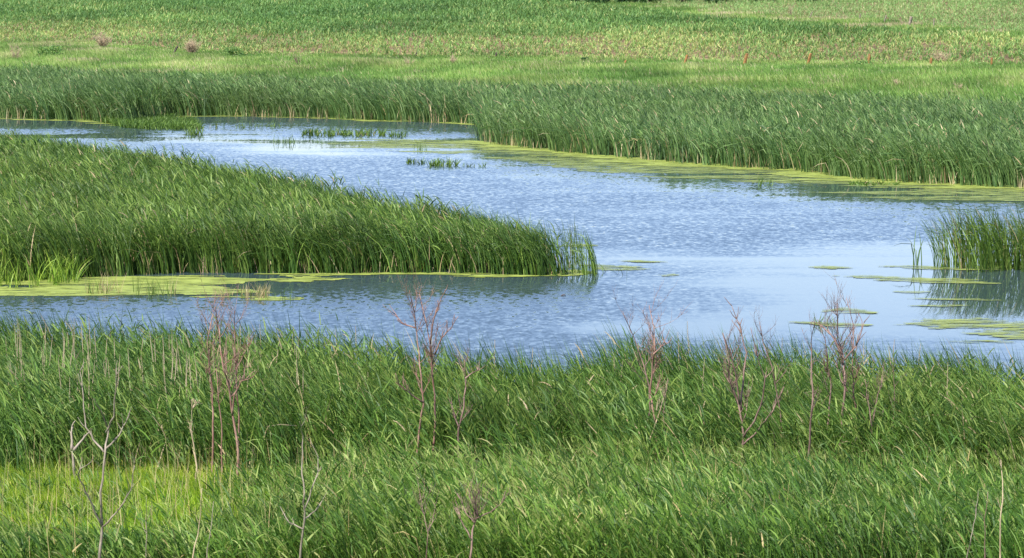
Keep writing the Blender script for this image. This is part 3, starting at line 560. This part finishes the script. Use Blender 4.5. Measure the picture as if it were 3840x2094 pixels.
# ------------------------------------------------------------------ tubes
def tube_lists(V, Fc, pts, rad, sides=5):
    pts = [Vector(p) for p in pts]; b0 = len(V)
    for i, p_ in enumerate(pts):
        t = (pts[min(i + 1, len(pts) - 1)] - pts[max(i - 1, 0)]).normalized()
        a = t.cross(Vector((.3, 1, .2))).normalized(); b_ = t.cross(a)
        for s in range(sides):
            an = 2 * math.pi * s / sides; V.append(tuple(p_ + (a * math.cos(an) + b_ * math.sin(an)) * rad[i]))
    for i in range(len(pts) - 1):
        for s in range(sides):
            Fc.append((b0 + i * sides + s, b0 + i * sides + (s + 1) % sides, b0 + (i + 1) * sides + (s + 1) % sides, b0 + (i + 1) * sides + s))
    Fc.append(tuple(b0 + s for s in range(sides))[::-1]); Fc.append(tuple(b0 + (len(pts) - 1) * sides + s for s in range(sides)))
def mesh_list(name, V, Fc, mat, parent=None, off=(0, 0, 0)):
    me = bpy.data.meshes.new(name); me.from_pydata([(v[0] - off[0], v[1] - off[1], v[2] - off[2]) for v in V], [], Fc); me.update(); me.shade_smooth()
    return link(name, me, mat, parent)
def wander(p0, d, L_, n, up=.25, jit=.18):
    pts = [Vector(p0)]; d = Vector(d).normalized()
    for i in range(n):
        d = (d + Vector((random.gauss(0, jit), random.gauss(0, jit), random.gauss(0, jit) + up * .5))).normalized(); pts.append(pts[-1] + d * L_ / n)
    return pts
def sapling(label, path, y, r0, mat, branches=(), nb=6, blen=.9, group='bare saplings on the near bank', twigs=5, spread=.8):
    """path: photo pixels from the foot up, standing in the vertical plane y; side branches leave it in all directions"""
    pts = [at_y(px, py, y) for px, py in path]
    for i in range(1, len(pts)): pts[i] = pts[i] + np.array([0, .05 * i * math.sin(i * 1.7 + path[0][0]), 0])
    gz = float(terrain(np.array([pts[0][0]]), np.array([y]))[0]); base = np.array([pts[0][0], y, gz])
    if pts[0][2] > gz + .1: pts = [base - np.array([0, 0, .05])] + pts
    else: pts[0][2] = gz - .05
    r0 = r0 * (.9 if y < 50 else 1.12); y = y - (1.1 if y > 60 else 0); twigs = twigs + 2
    root = empty('bare_sapling', tuple(base)); tag(root, label, 'sapling', group)
    # finer path
    P = []
    for i in range(len(pts) - 1):
        for q in range(3): P.append(Vector(pts[i]).lerp(Vector(pts[i + 1]), q / 3) + Vector((random.gauss(0, .006), random.gauss(0, .01), 0)))
    P.append(Vector(pts[-1])); n = len(P)
    rad = [r0 * (1 - .8 * i / n) for i in range(n)]
    V, Fc = [], []; tube_lists(V, Fc, P, rad, 6); mesh_list('trunk', V, Fc, mat, root, base)
    def add_branch(bp, r, tw):
        V, Fc = [], []; m_ = len(bp); tube_lists(V, Fc, bp, [r * (1 - .75 * i / m_) for i in range(m_)], 5)
        o = mesh_list('branch', V, Fc, mat, root, base)
        V, Fc = [], []
        for q in range(tw):
            i = random.randint(max(1, m_ // 3), m_ - 1); d = (bp[i] - bp[i - 1]).normalized()
            d = d + Vector((random.gauss(0, .6), random.gauss(0, .6), random.uniform(-.1, .6)))
            tp = wander(bp[i], d, random.uniform(.15, .45) * blen, 4, .3, .15); tube_lists(V, Fc, tp, [r * .5, r * .42, r * .35, r * .28, r * .18], 4)
        if V: mesh_list('twigs', V, Fc, mat, o, base)
    for br in branches:
        q = [at_y(px, py, y + .12 * k * (1 if len(br) % 2 else -1)) for k, (px, py) in enumerate(br)]
        bp = []
        for i in range(len(q) - 1):
            for j in range(3): bp.append(Vector(q[i]).lerp(Vector(q[i + 1]), j / 3) + Vector((random.gauss(0, .006), 0, 0)))
        bp.append(Vector(q[-1])); add_branch(bp, r0 * .6, twigs)
    nb = int(nb * 1.8)
    for b_ in range(nb):
        i = int(n * random.uniform(.45, .97)); i = min(i, n - 2); an = random.uniform(0, 6.28)
        d = Vector((math.cos(an) * spread, math.sin(an) * spread, random.uniform(.5, 1.2)))
        bp = wander(P[i], d, .85 * blen * random.uniform(.45, 1.05), 7, .3, .13); add_branch(bp, max(rad[i] * .55, .004), twigs)
    return root
G1 = 'reddish saplings rooted at the edge of the cattails'
sapling('red sapling, leftmost stem of the dense left group', [(796, 1727), (800, 1591), (796, 1477), (785, 1380), (782, 1278), (788, 1221), (800, 1160)], 62.6, 0.0230, M_redbark, [], 9, .8, G1)
sapling('slender orange red sapling second from left in the dense left group', [(832, 1705), (832, 1591), (819, 1477), (808, 1369), (799, 1300)], 62.4, 0.0175, M_redbark, [], 6, .6, G1)
sapling('red sapling with pale forked foot in the dense left group', [(890, 1801), (896, 1687), (870, 1562), (859, 1460), (839, 1369), (825, 1295), (813, 1221), (808, 1150)], 61.8, 0.0284, M_redbark, [[(870, 1560), (880, 1480), (905, 1430), (940, 1420)]], 9, .9, G1)
sapling('pinkish sapling, right stem of the dense left group', [(896, 1562), (887, 1448), (882, 1335), (879, 1221), (880, 1160)], 63.0, 0.0203, M_redbark, [[(885, 1390), (915, 1330), (940, 1280)]], 8, .8, G1)
sapling('short tan stem with twiggy top left of the dense group', [(728, 1835), (737, 1750), (717, 1619), (724, 1494)], 61.2, 0.0203, M_twig, [[(722, 1530), (735, 1510), (757, 1515)]], 3, .35, G1, 3)
sapling('tallest red sapling, near the middle, standing against the water', [(1565, 1699), (1571, 1619), (1588, 1517), (1579, 1403), (1565, 1289), (1554, 1175), (1537, 1084)], 62.2, 0.0243, M_redbark, [[(1586, 1510), (1540, 1480), (1500, 1445), (1482, 1400)], [(1556, 1230), (1510, 1215), (1483, 1180)]], 8, .8, G1)
sapling('dark red sapling with arching right limb beside the tallest one', [(1625, 1722), (1630, 1596), (1628, 1483), (1619, 1369), (1613, 1278), (1596, 1198), (1571, 1107)], 62.6, 0.0243, M_redbark, [[(1630, 1330), (1656, 1267), (1685, 1238), (1719, 1187)], [(1613, 1290), (1625, 1200), (1650, 1130), (1672, 1085)]], 9, .8, G1)
sapling('grey brown sapling with crooked stem right of the middle pair', [(1722, 1850), (1719, 1705), (1719, 1608), (1741, 1522), (1746, 1420), (1741, 1352)], 61.4, 0.0230, M_darkbark, [[(1746, 1420), (1770, 1400), (1798, 1386)], [(1719, 1600), (1705, 1560), (1695, 1520)]], 5, .6, G1)
sapling('red twin stemmed sapling right of centre, thickest stem', [(2459, 1727), (2459, 1619), (2451, 1551), (2439, 1483), (2448, 1369), (2454, 1300), (2451, 1232), (2437, 1152)], 62.3, 0.0257, M_redbark, [[(2452, 1330), (2480, 1300), (2500, 1290)]], 10, .85, G1)
sapling('crossing dark sapling leaning left behind the red twin stems', [(2408, 1659), (2437, 1539), (2434, 1448), (2402, 1335), (2374, 1261), (2334, 1164)], 62.9, 0.0203, M_darkbark, [], 7, .7, G1)
sapling('tan sapling leaning right beside the red twin stems', [(2431, 1665), (2470, 1562), (2490, 1490), (2499, 1437)], 62.2, 0.0189, M_twig, [], 2, .4, G1)
sapling('thin dark stem right of the red twin stems', [(2499, 1705), (2488, 1551), (2505, 1420)], 62.0, 0.0121, M_darkbark, [], 2, .4, G1)
sapling('wide forked sapling with bare limbs spreading to the right', [(2767, 1779), (2784, 1693), (2787, 1619), (2772, 1517), (2733, 1420), (2730, 1335), (2710, 1249)], 61.6, 0.0297, M_darkbark,
        [[(2772, 1517), (2761, 1409), (2745, 1340), (2712, 1262)], [(2780, 1540), (2790, 1391), (2800, 1323), (2772, 1221), (2744, 1147)], [(2788, 1640), (2829, 1579), (2861, 1494), (2869, 1420), (2840, 1340), (2815, 1230)], [(2786, 1670), (2846, 1613), (2898, 1539), (2940, 1450)]], 8, .8, G1)
sapling('dark crooked stem just right of the wide forked sapling', [(2934, 1720), (2931, 1591), (2917, 1477), (2890, 1370), (2865, 1290), (2850, 1210)], 62.4, 0.0175, M_darkbark, [], 7, .7, G1)
sapling('long thin sapling with a low left fork, left side of the right group', [(3008, 1937), (3023, 1817), (3038, 1693), (3036, 1600), (3045, 1505), (3048, 1391), (3045, 1289), (3051, 1198)], 59.6, 0.0230, M_darkbark, [[(3010, 1860), (2985, 1825), (2975, 1790), (2985, 1740)]], 4, .5, G1)
sapling('dark sapling second from left in the right group', [(3096, 1693), (3108, 1562), (3119, 1448), (3102, 1357), (3088, 1266), (3070, 1210)], 62.2, 0.0189, M_darkbark, [], 7, .7, G1)
sapling('thick reddish sapling at the centre of the right group', [(3150, 1740), (3156, 1591), (3168, 1448), (3165, 1335), (3145, 1278), (3136, 1135)], 62.0, 0.0297, M_darkbark, [[(3166, 1350), (3210, 1300), (3240, 1210)], [(3160, 1330), (3120, 1260), (3090, 1230)]], 12, .85, G1)
sapling('sapling with pale lower stem right of the thick reddish one', [(3204, 1722), (3216, 1562), (3202, 1477), (3193, 1391), (3202, 1221), (3179, 1124)], 62.5, 0.0189, M_redbark, [], 8, .75, G1)
sapling('low forked dark sapling near the right of the right group', [(3270, 1705), (3270, 1591), (3293, 1477), (3315, 1420)], 61.9, 0.0189, M_darkbark, [[(3270, 1600), (3255, 1500), (3245, 1430)]], 5, .5, G1)
sapling('single upright dark stem at the right end of the right group', [(3350, 1650), (3352, 1548), (3352, 1448), (3345, 1370)], 62.6, 0.0149, M_darkbark, [], 3, .4, G1)
G2 = 'grey leafless saplings close to the camera'
sapling('large grey forked sapling rising from the bottom left', [(370, 2190), (374, 2094), (381, 1982), (384, 1842), (394, 1693), (399, 1623), (384, 1558), (364, 1484)], 44.3, 0.0286, M_greybark,
        [[(399, 1623), (424, 1563), (433, 1469), (438, 1380)], [(394, 1697), (349, 1648), (324, 1603), (311, 1484), (300, 1394)], [(383, 1975), (349, 1902), (319, 1842), (291, 1783), (300, 1760), (335, 1738)], [(385, 1978), (438, 1922), (493, 1837), (505, 1745)], [(397, 1685), (448, 1633), (473, 1583)]], 0, .6, G2, 2)
sapling('grey sapling with a curved second limb at lower left centre', [(1118, 2190), (1121, 2094), (1141, 1957), (1143, 1842), (1131, 1743), (1133, 1643), (1126, 1578)], 44.5, 0.0209, M_greybark,
        [[(1144, 1910), (1166, 1842), (1193, 1773), (1193, 1713), (1161, 1643)], [(1144, 1948), (1181, 1917), (1210, 1877)], [(1137, 1985), (1085, 1960), (1050, 1900)]], 1, .4, G2, 2)
sapling('broken tan stump with one thin fork behind the large grey sapling', [(284, 1830), (284, 1808), (278, 1740), (274, 1673)], 60.6, 0.0473, M_greybark, [[(276, 1690), (300, 1660), (329, 1625)], [(270, 1690), (268, 1640), (270, 1600)]], 0, .4, G2, 1)
sapling('plain slanting stem right of the large grey sapling', [(715, 2190), (722, 2094), (747, 1967), (760, 1827)], 44.7, 0.0154, M_twig, [], 1, .3, G2, 2)
sapling('short pale slanting stem next to the plain one', [(768, 2190), (775, 2094), (792, 1992), (800, 1882)], 45.0, 0.0132, M_greybark, [], 0, .3, G2, 0)
sapling('low reddish sapling with spreading twigs at the bottom centre', [(1763, 2190), (1763, 2094), (1773, 1992), (1788, 1942), (1770, 1880), (1755, 1830)], 44.7, 0.0209, M_darkbark, [[(1780, 1960), (1745, 1920), (1715, 1850)], [(1785, 1945), (1840, 1920), (1880, 1890), (1900, 1860)], [(1765, 2020), (1730, 1950), (1710, 1900)]], 8, .6, G2)
sapling('thin grey V shaped sapling left of the bottom centre one', [(1597, 2190), (1599, 2094), (1606, 1992), (1590, 1930), (1570, 1860)], 44.9, 0.0143, M_darkbark, [[(1606, 1992), (1625, 1945), (1637, 1880)]], 4, .5, G2, 3)
sapling('tall brown bare stem at the lower right, rightmost of three', [(3752, 2190), (3751, 2094), (3748, 1942), (3761, 1842), (3761, 1733)], 44.7, 0.0176, M_twig, [], 2, .3, G2, 2)
sapling('slanting bare stem at the lower right, leftmost of three', [(3620, 2190), (3626, 2094), (3640, 2010), (3656, 1942), (3676, 1845)], 45.1, 0.0121, M_greybark, [], 1, .3, G2, 2)
sapling('straight bare stem at the lower right, middle of three', [(3695, 2190), (3695, 2094), (3691, 1942), (3701, 1840)], 44.9, 0.0132, M_darkbark, [], 1, .3, G2, 2)
sapling('thin bare stem beside the bright grass, left centre', [(545, 2190), (548, 2094), (545, 1960), (550, 1860)], 45.3, 0.0099, M_greybark, [], 2, .4, G2, 2)
# upright dead flower stalks among the left reeds
V, Fc = [], []; 
protos = []
for q in range(5):
    V, Fc = [], []; p_ = wander((0, 0, 0), (random.uniform(-.03, .03), 0, 1), 2.3, 8, .1, .02); tube_lists(V, Fc, p_, [.011] * 6 + [.010, .008, .004], 5)
    me = bpy.data.meshes.new('dead_stalk'); me.from_pydata(V, [], Fc); me.update(); me.materials.append(M_stalk); protos.append(me)
for q in range(130):
    px = random.uniform(-60, 1150) if q < 104 else random.uniform(1150, 3800); yy = random.uniform(64.5, 72.5)
    o = bpy.data.objects.new('dead_stalk', random.choice(protos)); COL.objects.link(o); xx = (px - 1920) / F * yy
    o.location = (xx, yy, -.02); s_ = random.uniform(.84, 1.1) * (1 if q < 104 else .92); o.scale = (1, 1, s_); o.rotation_euler = (random.gauss(0, .04), random.gauss(-.02, .05), random.uniform(0, 6.28))
    tag(o, 'thin straight straw coloured dead stalk standing up among the near cattails', 'dead stalk', 'dead stalks among the near cattails')

# ------------------------------------------------------------------ fence posts
def post(label, bx, by, tx, ty, w, mat, group):
    w = w * 1.15; x0, y0, z0 = ground_at(bx, by + 4); t = at_y(tx, ty, y0); b_ = Vector((x0, y0, z0 - .15)); t = Vector((t[0], y0, t[2]))
    n = 10; V, Fc = [], []; ax = (t - b_); Lh = ax.length; ax.normalize(); a = ax.cross(Vector((0, 1, 0))).normalized(); c = ax.cross(a)
    rr = [w * .5 * 1.05, w * .5, w * .52, w * .47, w * .38]; hs_ = [0, Lh * .35, Lh * .75, Lh - .03, Lh]
    for k, h in enumerate(hs_):
        for s in range(n):
            an = 2 * math.pi * s / n; rj = rr[k] * (1 + .08 * math.sin(s * 2.3 + bx)); hh_ = h + (.03 * math.sin(an + bx) if k >= 3 else 0)
            V.append(tuple(ax * hh_ + (a * math.cos(an) + c * math.sin(an)) * rj))
    for k in range(4):
        for s in range(n): Fc.append((k * n + s, k * n + (s + 1) % n, (k + 1) * n + (s + 1) % n, (k + 1) * n + s))
    Fc.append(tuple(4 * n + s for s in range(n))); Fc.append(tuple(range(n))[::-1])
    me = bpy.data.meshes.new('fence_post'); me.from_pydata(V, [], Fc); me.update()
    o = link('fence_post', me, mat); o.location = b_; tag(o, label, 'fence post', group)
GF = 'old fence posts along the near edge of the field'
for q in [('black leaning post beside the rounder dry bush', 642, 208, 667, 173, .15, M_postdark), ('short black leaning post, second from the left', 966, 203, 977, 189, .13, M_postdark),
          ('black leaning post, third from the left', 1554, 212, 1566, 192, .12, M_postdark), ('black leaning post, fourth from the left', 1853, 219, 1863, 197, .13, M_postdark),
          ('tiny dark stub of a post, left of the small rusty stub', 2095, 244, 2101, 228, .12, M_postdark), ('small rusty stub nearly hidden in grass', 2337, 246, 2347, 227, .16, M_post),
          ('slanting orange brown post, first full one right of the stubs', 2563, 245, 2577, 207, .2, M_post), ('thick orange brown post in mid field edge', 2788, 245, 2801, 201, .24, M_post),
          ('orange brown post with grey foot leaning right', 3026, 245, 3040, 201, .21, M_post), ('upright orange brown post beside green weeds', 3255, 243, 3262, 204, .2, M_post),
          ('dark red brown post next to the right dry bush', 3487, 248, 3493, 218, .2, M_post), ('rightmost short straight orange post', 3718, 246, 3719, 217, .15, M_post)]:
    post(*q, GF)
GF2 = 'far fence posts between the two fields'
for q in [('thin dark far post leaning right, leftmost', 3220, 78, 3227, 52, .1, M_postgrey), ('dark far post leaning far to the right', 3310, 86, 3325, 57, .12, M_postgrey),
          ('thickest far post with pale dry grass at its foot', 3408, 97, 3418, 63, .24, M_postgrey), ('thin upright far post, rightmost', 3501, 102, 3503, 71, .11, M_postgrey),
          ('grey far post leaning right in front of tan weeds', 3028, 75, 3046, 45, .1, M_postgrey)]:
    post(*q, GF2)

# ------------------------------------------------------------------ dry bushes and weeds
def drybush(label, px, py, wpx, hpx, n=160, mat=M_twig, name='dry_bush', cat='bush', group='dry twiggy bushes on the field margin', up=.5):
    x0, y0, z0 = ground_at(px, py); s = y0 / F; R = wpx * s / 2; H = hpx * s
    root = empty(name, (x0, y0, z0)); tag(root, label, cat, group)
    nb = max(3, n // 25)
    for b_ in range(nb):
        V, Fc = [], []
        an = random.uniform(0, 6.28); rr = random.uniform(.1, 1); d = Vector((math.cos(an) * R * rr, math.sin(an) * R * rr, H * random.uniform(.6, 1)))
        main = wander((0, 0, 0), d, d.length * .95, 6, .1, .12); tube_lists(V, Fc, main, [.02, .018, .016, .014, .012, .01, .007], 4)
        for q in range(n // nb):
            i = random.randint(1, 5); dd = Vector((random.gauss(0, 1) * R, random.gauss(0, 1) * R, random.uniform(.1, 1) * H)); tw = wander(main[i], dd, random.uniform(.25, .55) * H, 3, up, .25)
            tube_lists(V, Fc, tw, [.012, .010, .008, .005], 3)
        mesh_list('branch', V, Fc, mat, root)
    return root
drybush('pale dry bush at left, the more open one', 385, 186, 95, 60, 420)
drybush('pale rounded dry bush right of the black leaning post', 720, 210, 95, 62, 520)
drybush('reddish dry bush beside the dark red brown post', 3530, 243, 90, 52, 260)
drybush('wispy upright dry weed bush in the meadow left of centre', 1693, 250, 45, 44, 120)
drybush('dark dry weed stems standing at the meadow edge, left', 1115, 258, 22, 52, 50, M_darkbark)
drybush('grey dry weeds above the far reeds, left of the third black post', 1530, 262, 50, 50, 90, M_twig)
drybush('thin dry weeds standing at the reed tops, right', 3365, 338, 34, 46, 60, M_twig)
drybush('dry brown weeds at the reed tops near the right edge', 3590, 352, 90, 40, 110, M_twig)
drybush('sparse dead stems at the far left of the meadow', 60, 235, 120, 70, 120, M_twig)
drybush('tall pale plume of dry grass in the far strip', 2966, 66, 12, 46, 60, M_stalk)
drybush('pale fan of dry grass at the left end of the far strip', 2622, 53, 30, 20, 80, M_stalk)
drybush('pale straw tuft near the middle of the far strip', 2925, 74, 26, 16, 70, M_stalk)
drybush('thin branched dry weed in the far strip', 3158, 82, 45, 38, 40, M_stalk)
drybush('pale dry grass at the foot of the thickest far post', 3390, 97, 30, 20, 70, M_stalk)
def weedbush(label, px, py, wpx, hpx, n, mat, name='weed_bush', cat='bush', group='leafy green weeds on the field margin'):
    x0, y0, z0 = ground_at(px, py); s = y0 / F; R = wpx * s / 2; H = hpx * s
    root = empty(name, (x0, y0, z0)); tag(root, label, cat, group)
    V, Fc = [], []
    for q in range(6):
        an = random.uniform(0, 6.28); w_ = wander((0, 0, -.05), (math.cos(an) * R * .7, math.sin(an) * R * .7, H), H * .9, 5, .1, .1); tube_lists(V, Fc, w_, [.03 * H, .025 * H, .02 * H, .016 * H, .012 * H, .006 * H], 5)
    mesh_list('trunk' if H > 2.2 else 'stem', V, Fc, M_darkbark, root)
    B = Blades(); nc = 26; c = rs.normal(0, .42, (nc, 3)); c[:, 2] = rs.uniform(.08, .9, nc); k = rs.randint(0, nc, n)
    q = c[k] + rs.normal(0, .13, (n, 3)); q[:, 0] *= R; q[:, 1] *= R; q[:, 2] *= H; q[:, 2] = np.clip(q[:, 2], 0.02, H)
    B.add(q, rs.uniform(.06, .14, n) * (1 + H * .5), rs.uniform(0, 6.3, n), rs.uniform(.2, 2., n), rs.uniform(0, .8, n), rs.uniform(.04, .08, n) * (1 + H * .5), 2, np.clip(rs.normal(.5, .25, n), 0, 1), None, None, 1.4, .5)
    B.build('crown' if H > 2.2 else 'foliage', mat, root)
weedbush('bluish green weed bush between the two left dry bushes, far left', 190, 222, 95, 46, 1500, M_corn)
weedbush('dark green weed bush near the second black post', 885, 212, 90, 34, 1200, M_corn)
weedbush('green weed bush below the upright orange brown post', 3235, 252, 80, 22, 900, M_corn)
weedbush('tiny dark green weed at the field edge, right of centre', 2192, 232, 26, 14, 300, M_dark)
labs = ['leftmost dark shrub of the row at the top edge', 'second dark shrub from the left at the top edge', 'third dark shrub from the left at the top edge', 'fourth dark shrub from the left at the top edge', 'fifth dark shrub from the left at the top edge',
        'sixth dark shrub from the left at the top edge', 'seventh dark shrub from the left at the top edge', 'eighth dark shrub from the left at the top edge', 'ninth dark shrub from the left at the top edge', 'tenth dark shrub from the left at the top edge', 'rightmost dark shrub of the row at the top edge']
for k, px in enumerate([1905, 1985, 2070, 2150, 2235, 2330, 2440, 2560, 2690, 2850, 3030]):
    weedbush(labs[k], px, [12, 16, 17, 17, 19, 17, 13, 12, 11, 10, 9][k], 110 if k < 6 else 130, 95, 2600, M_dark, 'shrub', 'shrub', 'dark shrubs beyond the crop field')
# floating stick
V, Fc = [], []; c = at_z(2112, 1111); tube_lists(V, Fc, [(-.07, 0, .0), (-.02, .01, .03), (.04, 0, .04), (.08, -.01, .01)], [.012, .022, .02, .008], 6)
o = mesh_list('floating_stick', V, Fc, M_postdark); o.location = (*c, 0); tag(o, 'small dark piece of wood floating alone in open water', 'stick')

# ------------------------------------------------------------------ light
EL, AZ = math.radians(52), math.radians(218)     # azimuth clockwise from +Y: behind the camera, to the left
w = bpy.data.worlds.new('World'); sc.world = w; w.use_nodes = True; nt = w.node_tree
bg = nt.nodes['Background']; sky = nt.nodes.new('ShaderNodeTexSky'); sky.sky_type = 'NISHITA'; sky.sun_disc = False
sky.sun_elevation = EL; sky.sun_rotation = AZ; sky.air_density = 1.0; sky.dust_density = .5; sky.ozone_density = 3.5
tn = nt.nodes.new('ShaderNodeMix'); tn.data_type = 'RGBA'; tn.blend_type = 'MULTIPLY'; tn.inputs[0].default_value = 1; tn.inputs[7].default_value = (1.07, .975, 1.05, 1)
nt.links.new(sky.outputs[0], tn.inputs[6]); nt.links.new(tn.outputs[2], bg.inputs[0]); bg.inputs[1].default_value = .105
sd = bpy.data.lights.new('sun', 'SUN'); sd.energy = 5.0; sd.angle = math.radians(.53); sd.color = (1, .95, .87)
so = bpy.data.objects.new('sun', sd); COL.objects.link(so)
sv = Vector((math.sin(AZ) * math.cos(EL), math.cos(AZ) * math.cos(EL), math.sin(EL))); so.rotation_euler = sv.to_track_quat('Z', 'Y').to_euler()
# ------------------------------------------------------------------ camera
cd = bpy.data.cameras.new('camera'); cam = bpy.data.objects.new('camera', cd); COL.objects.link(cam); sc.camera = cam
cd.sensor_width = 36; cd.lens = F / W0 * 36; cd.clip_start = 1; cd.clip_end = 9000
cam.location = (0, 0, CH); cam.rotation_euler = (math.pi / 2 - PITCH, 0, 0)
cd.dof.use_dof = True; cd.dof.focus_distance = 125; cd.dof.aperture_fstop = 8
sc.view_settings.view_transform = 'Standard'; sc.view_settings.look = 'None'; sc.view_settings.exposure = 1.13; sc.view_settings.gamma = 1
sc.cycles.max_bounces = 5; sc.cycles.transparent_max_bounces = 8; sc.cycles.transmission_bounces = 3
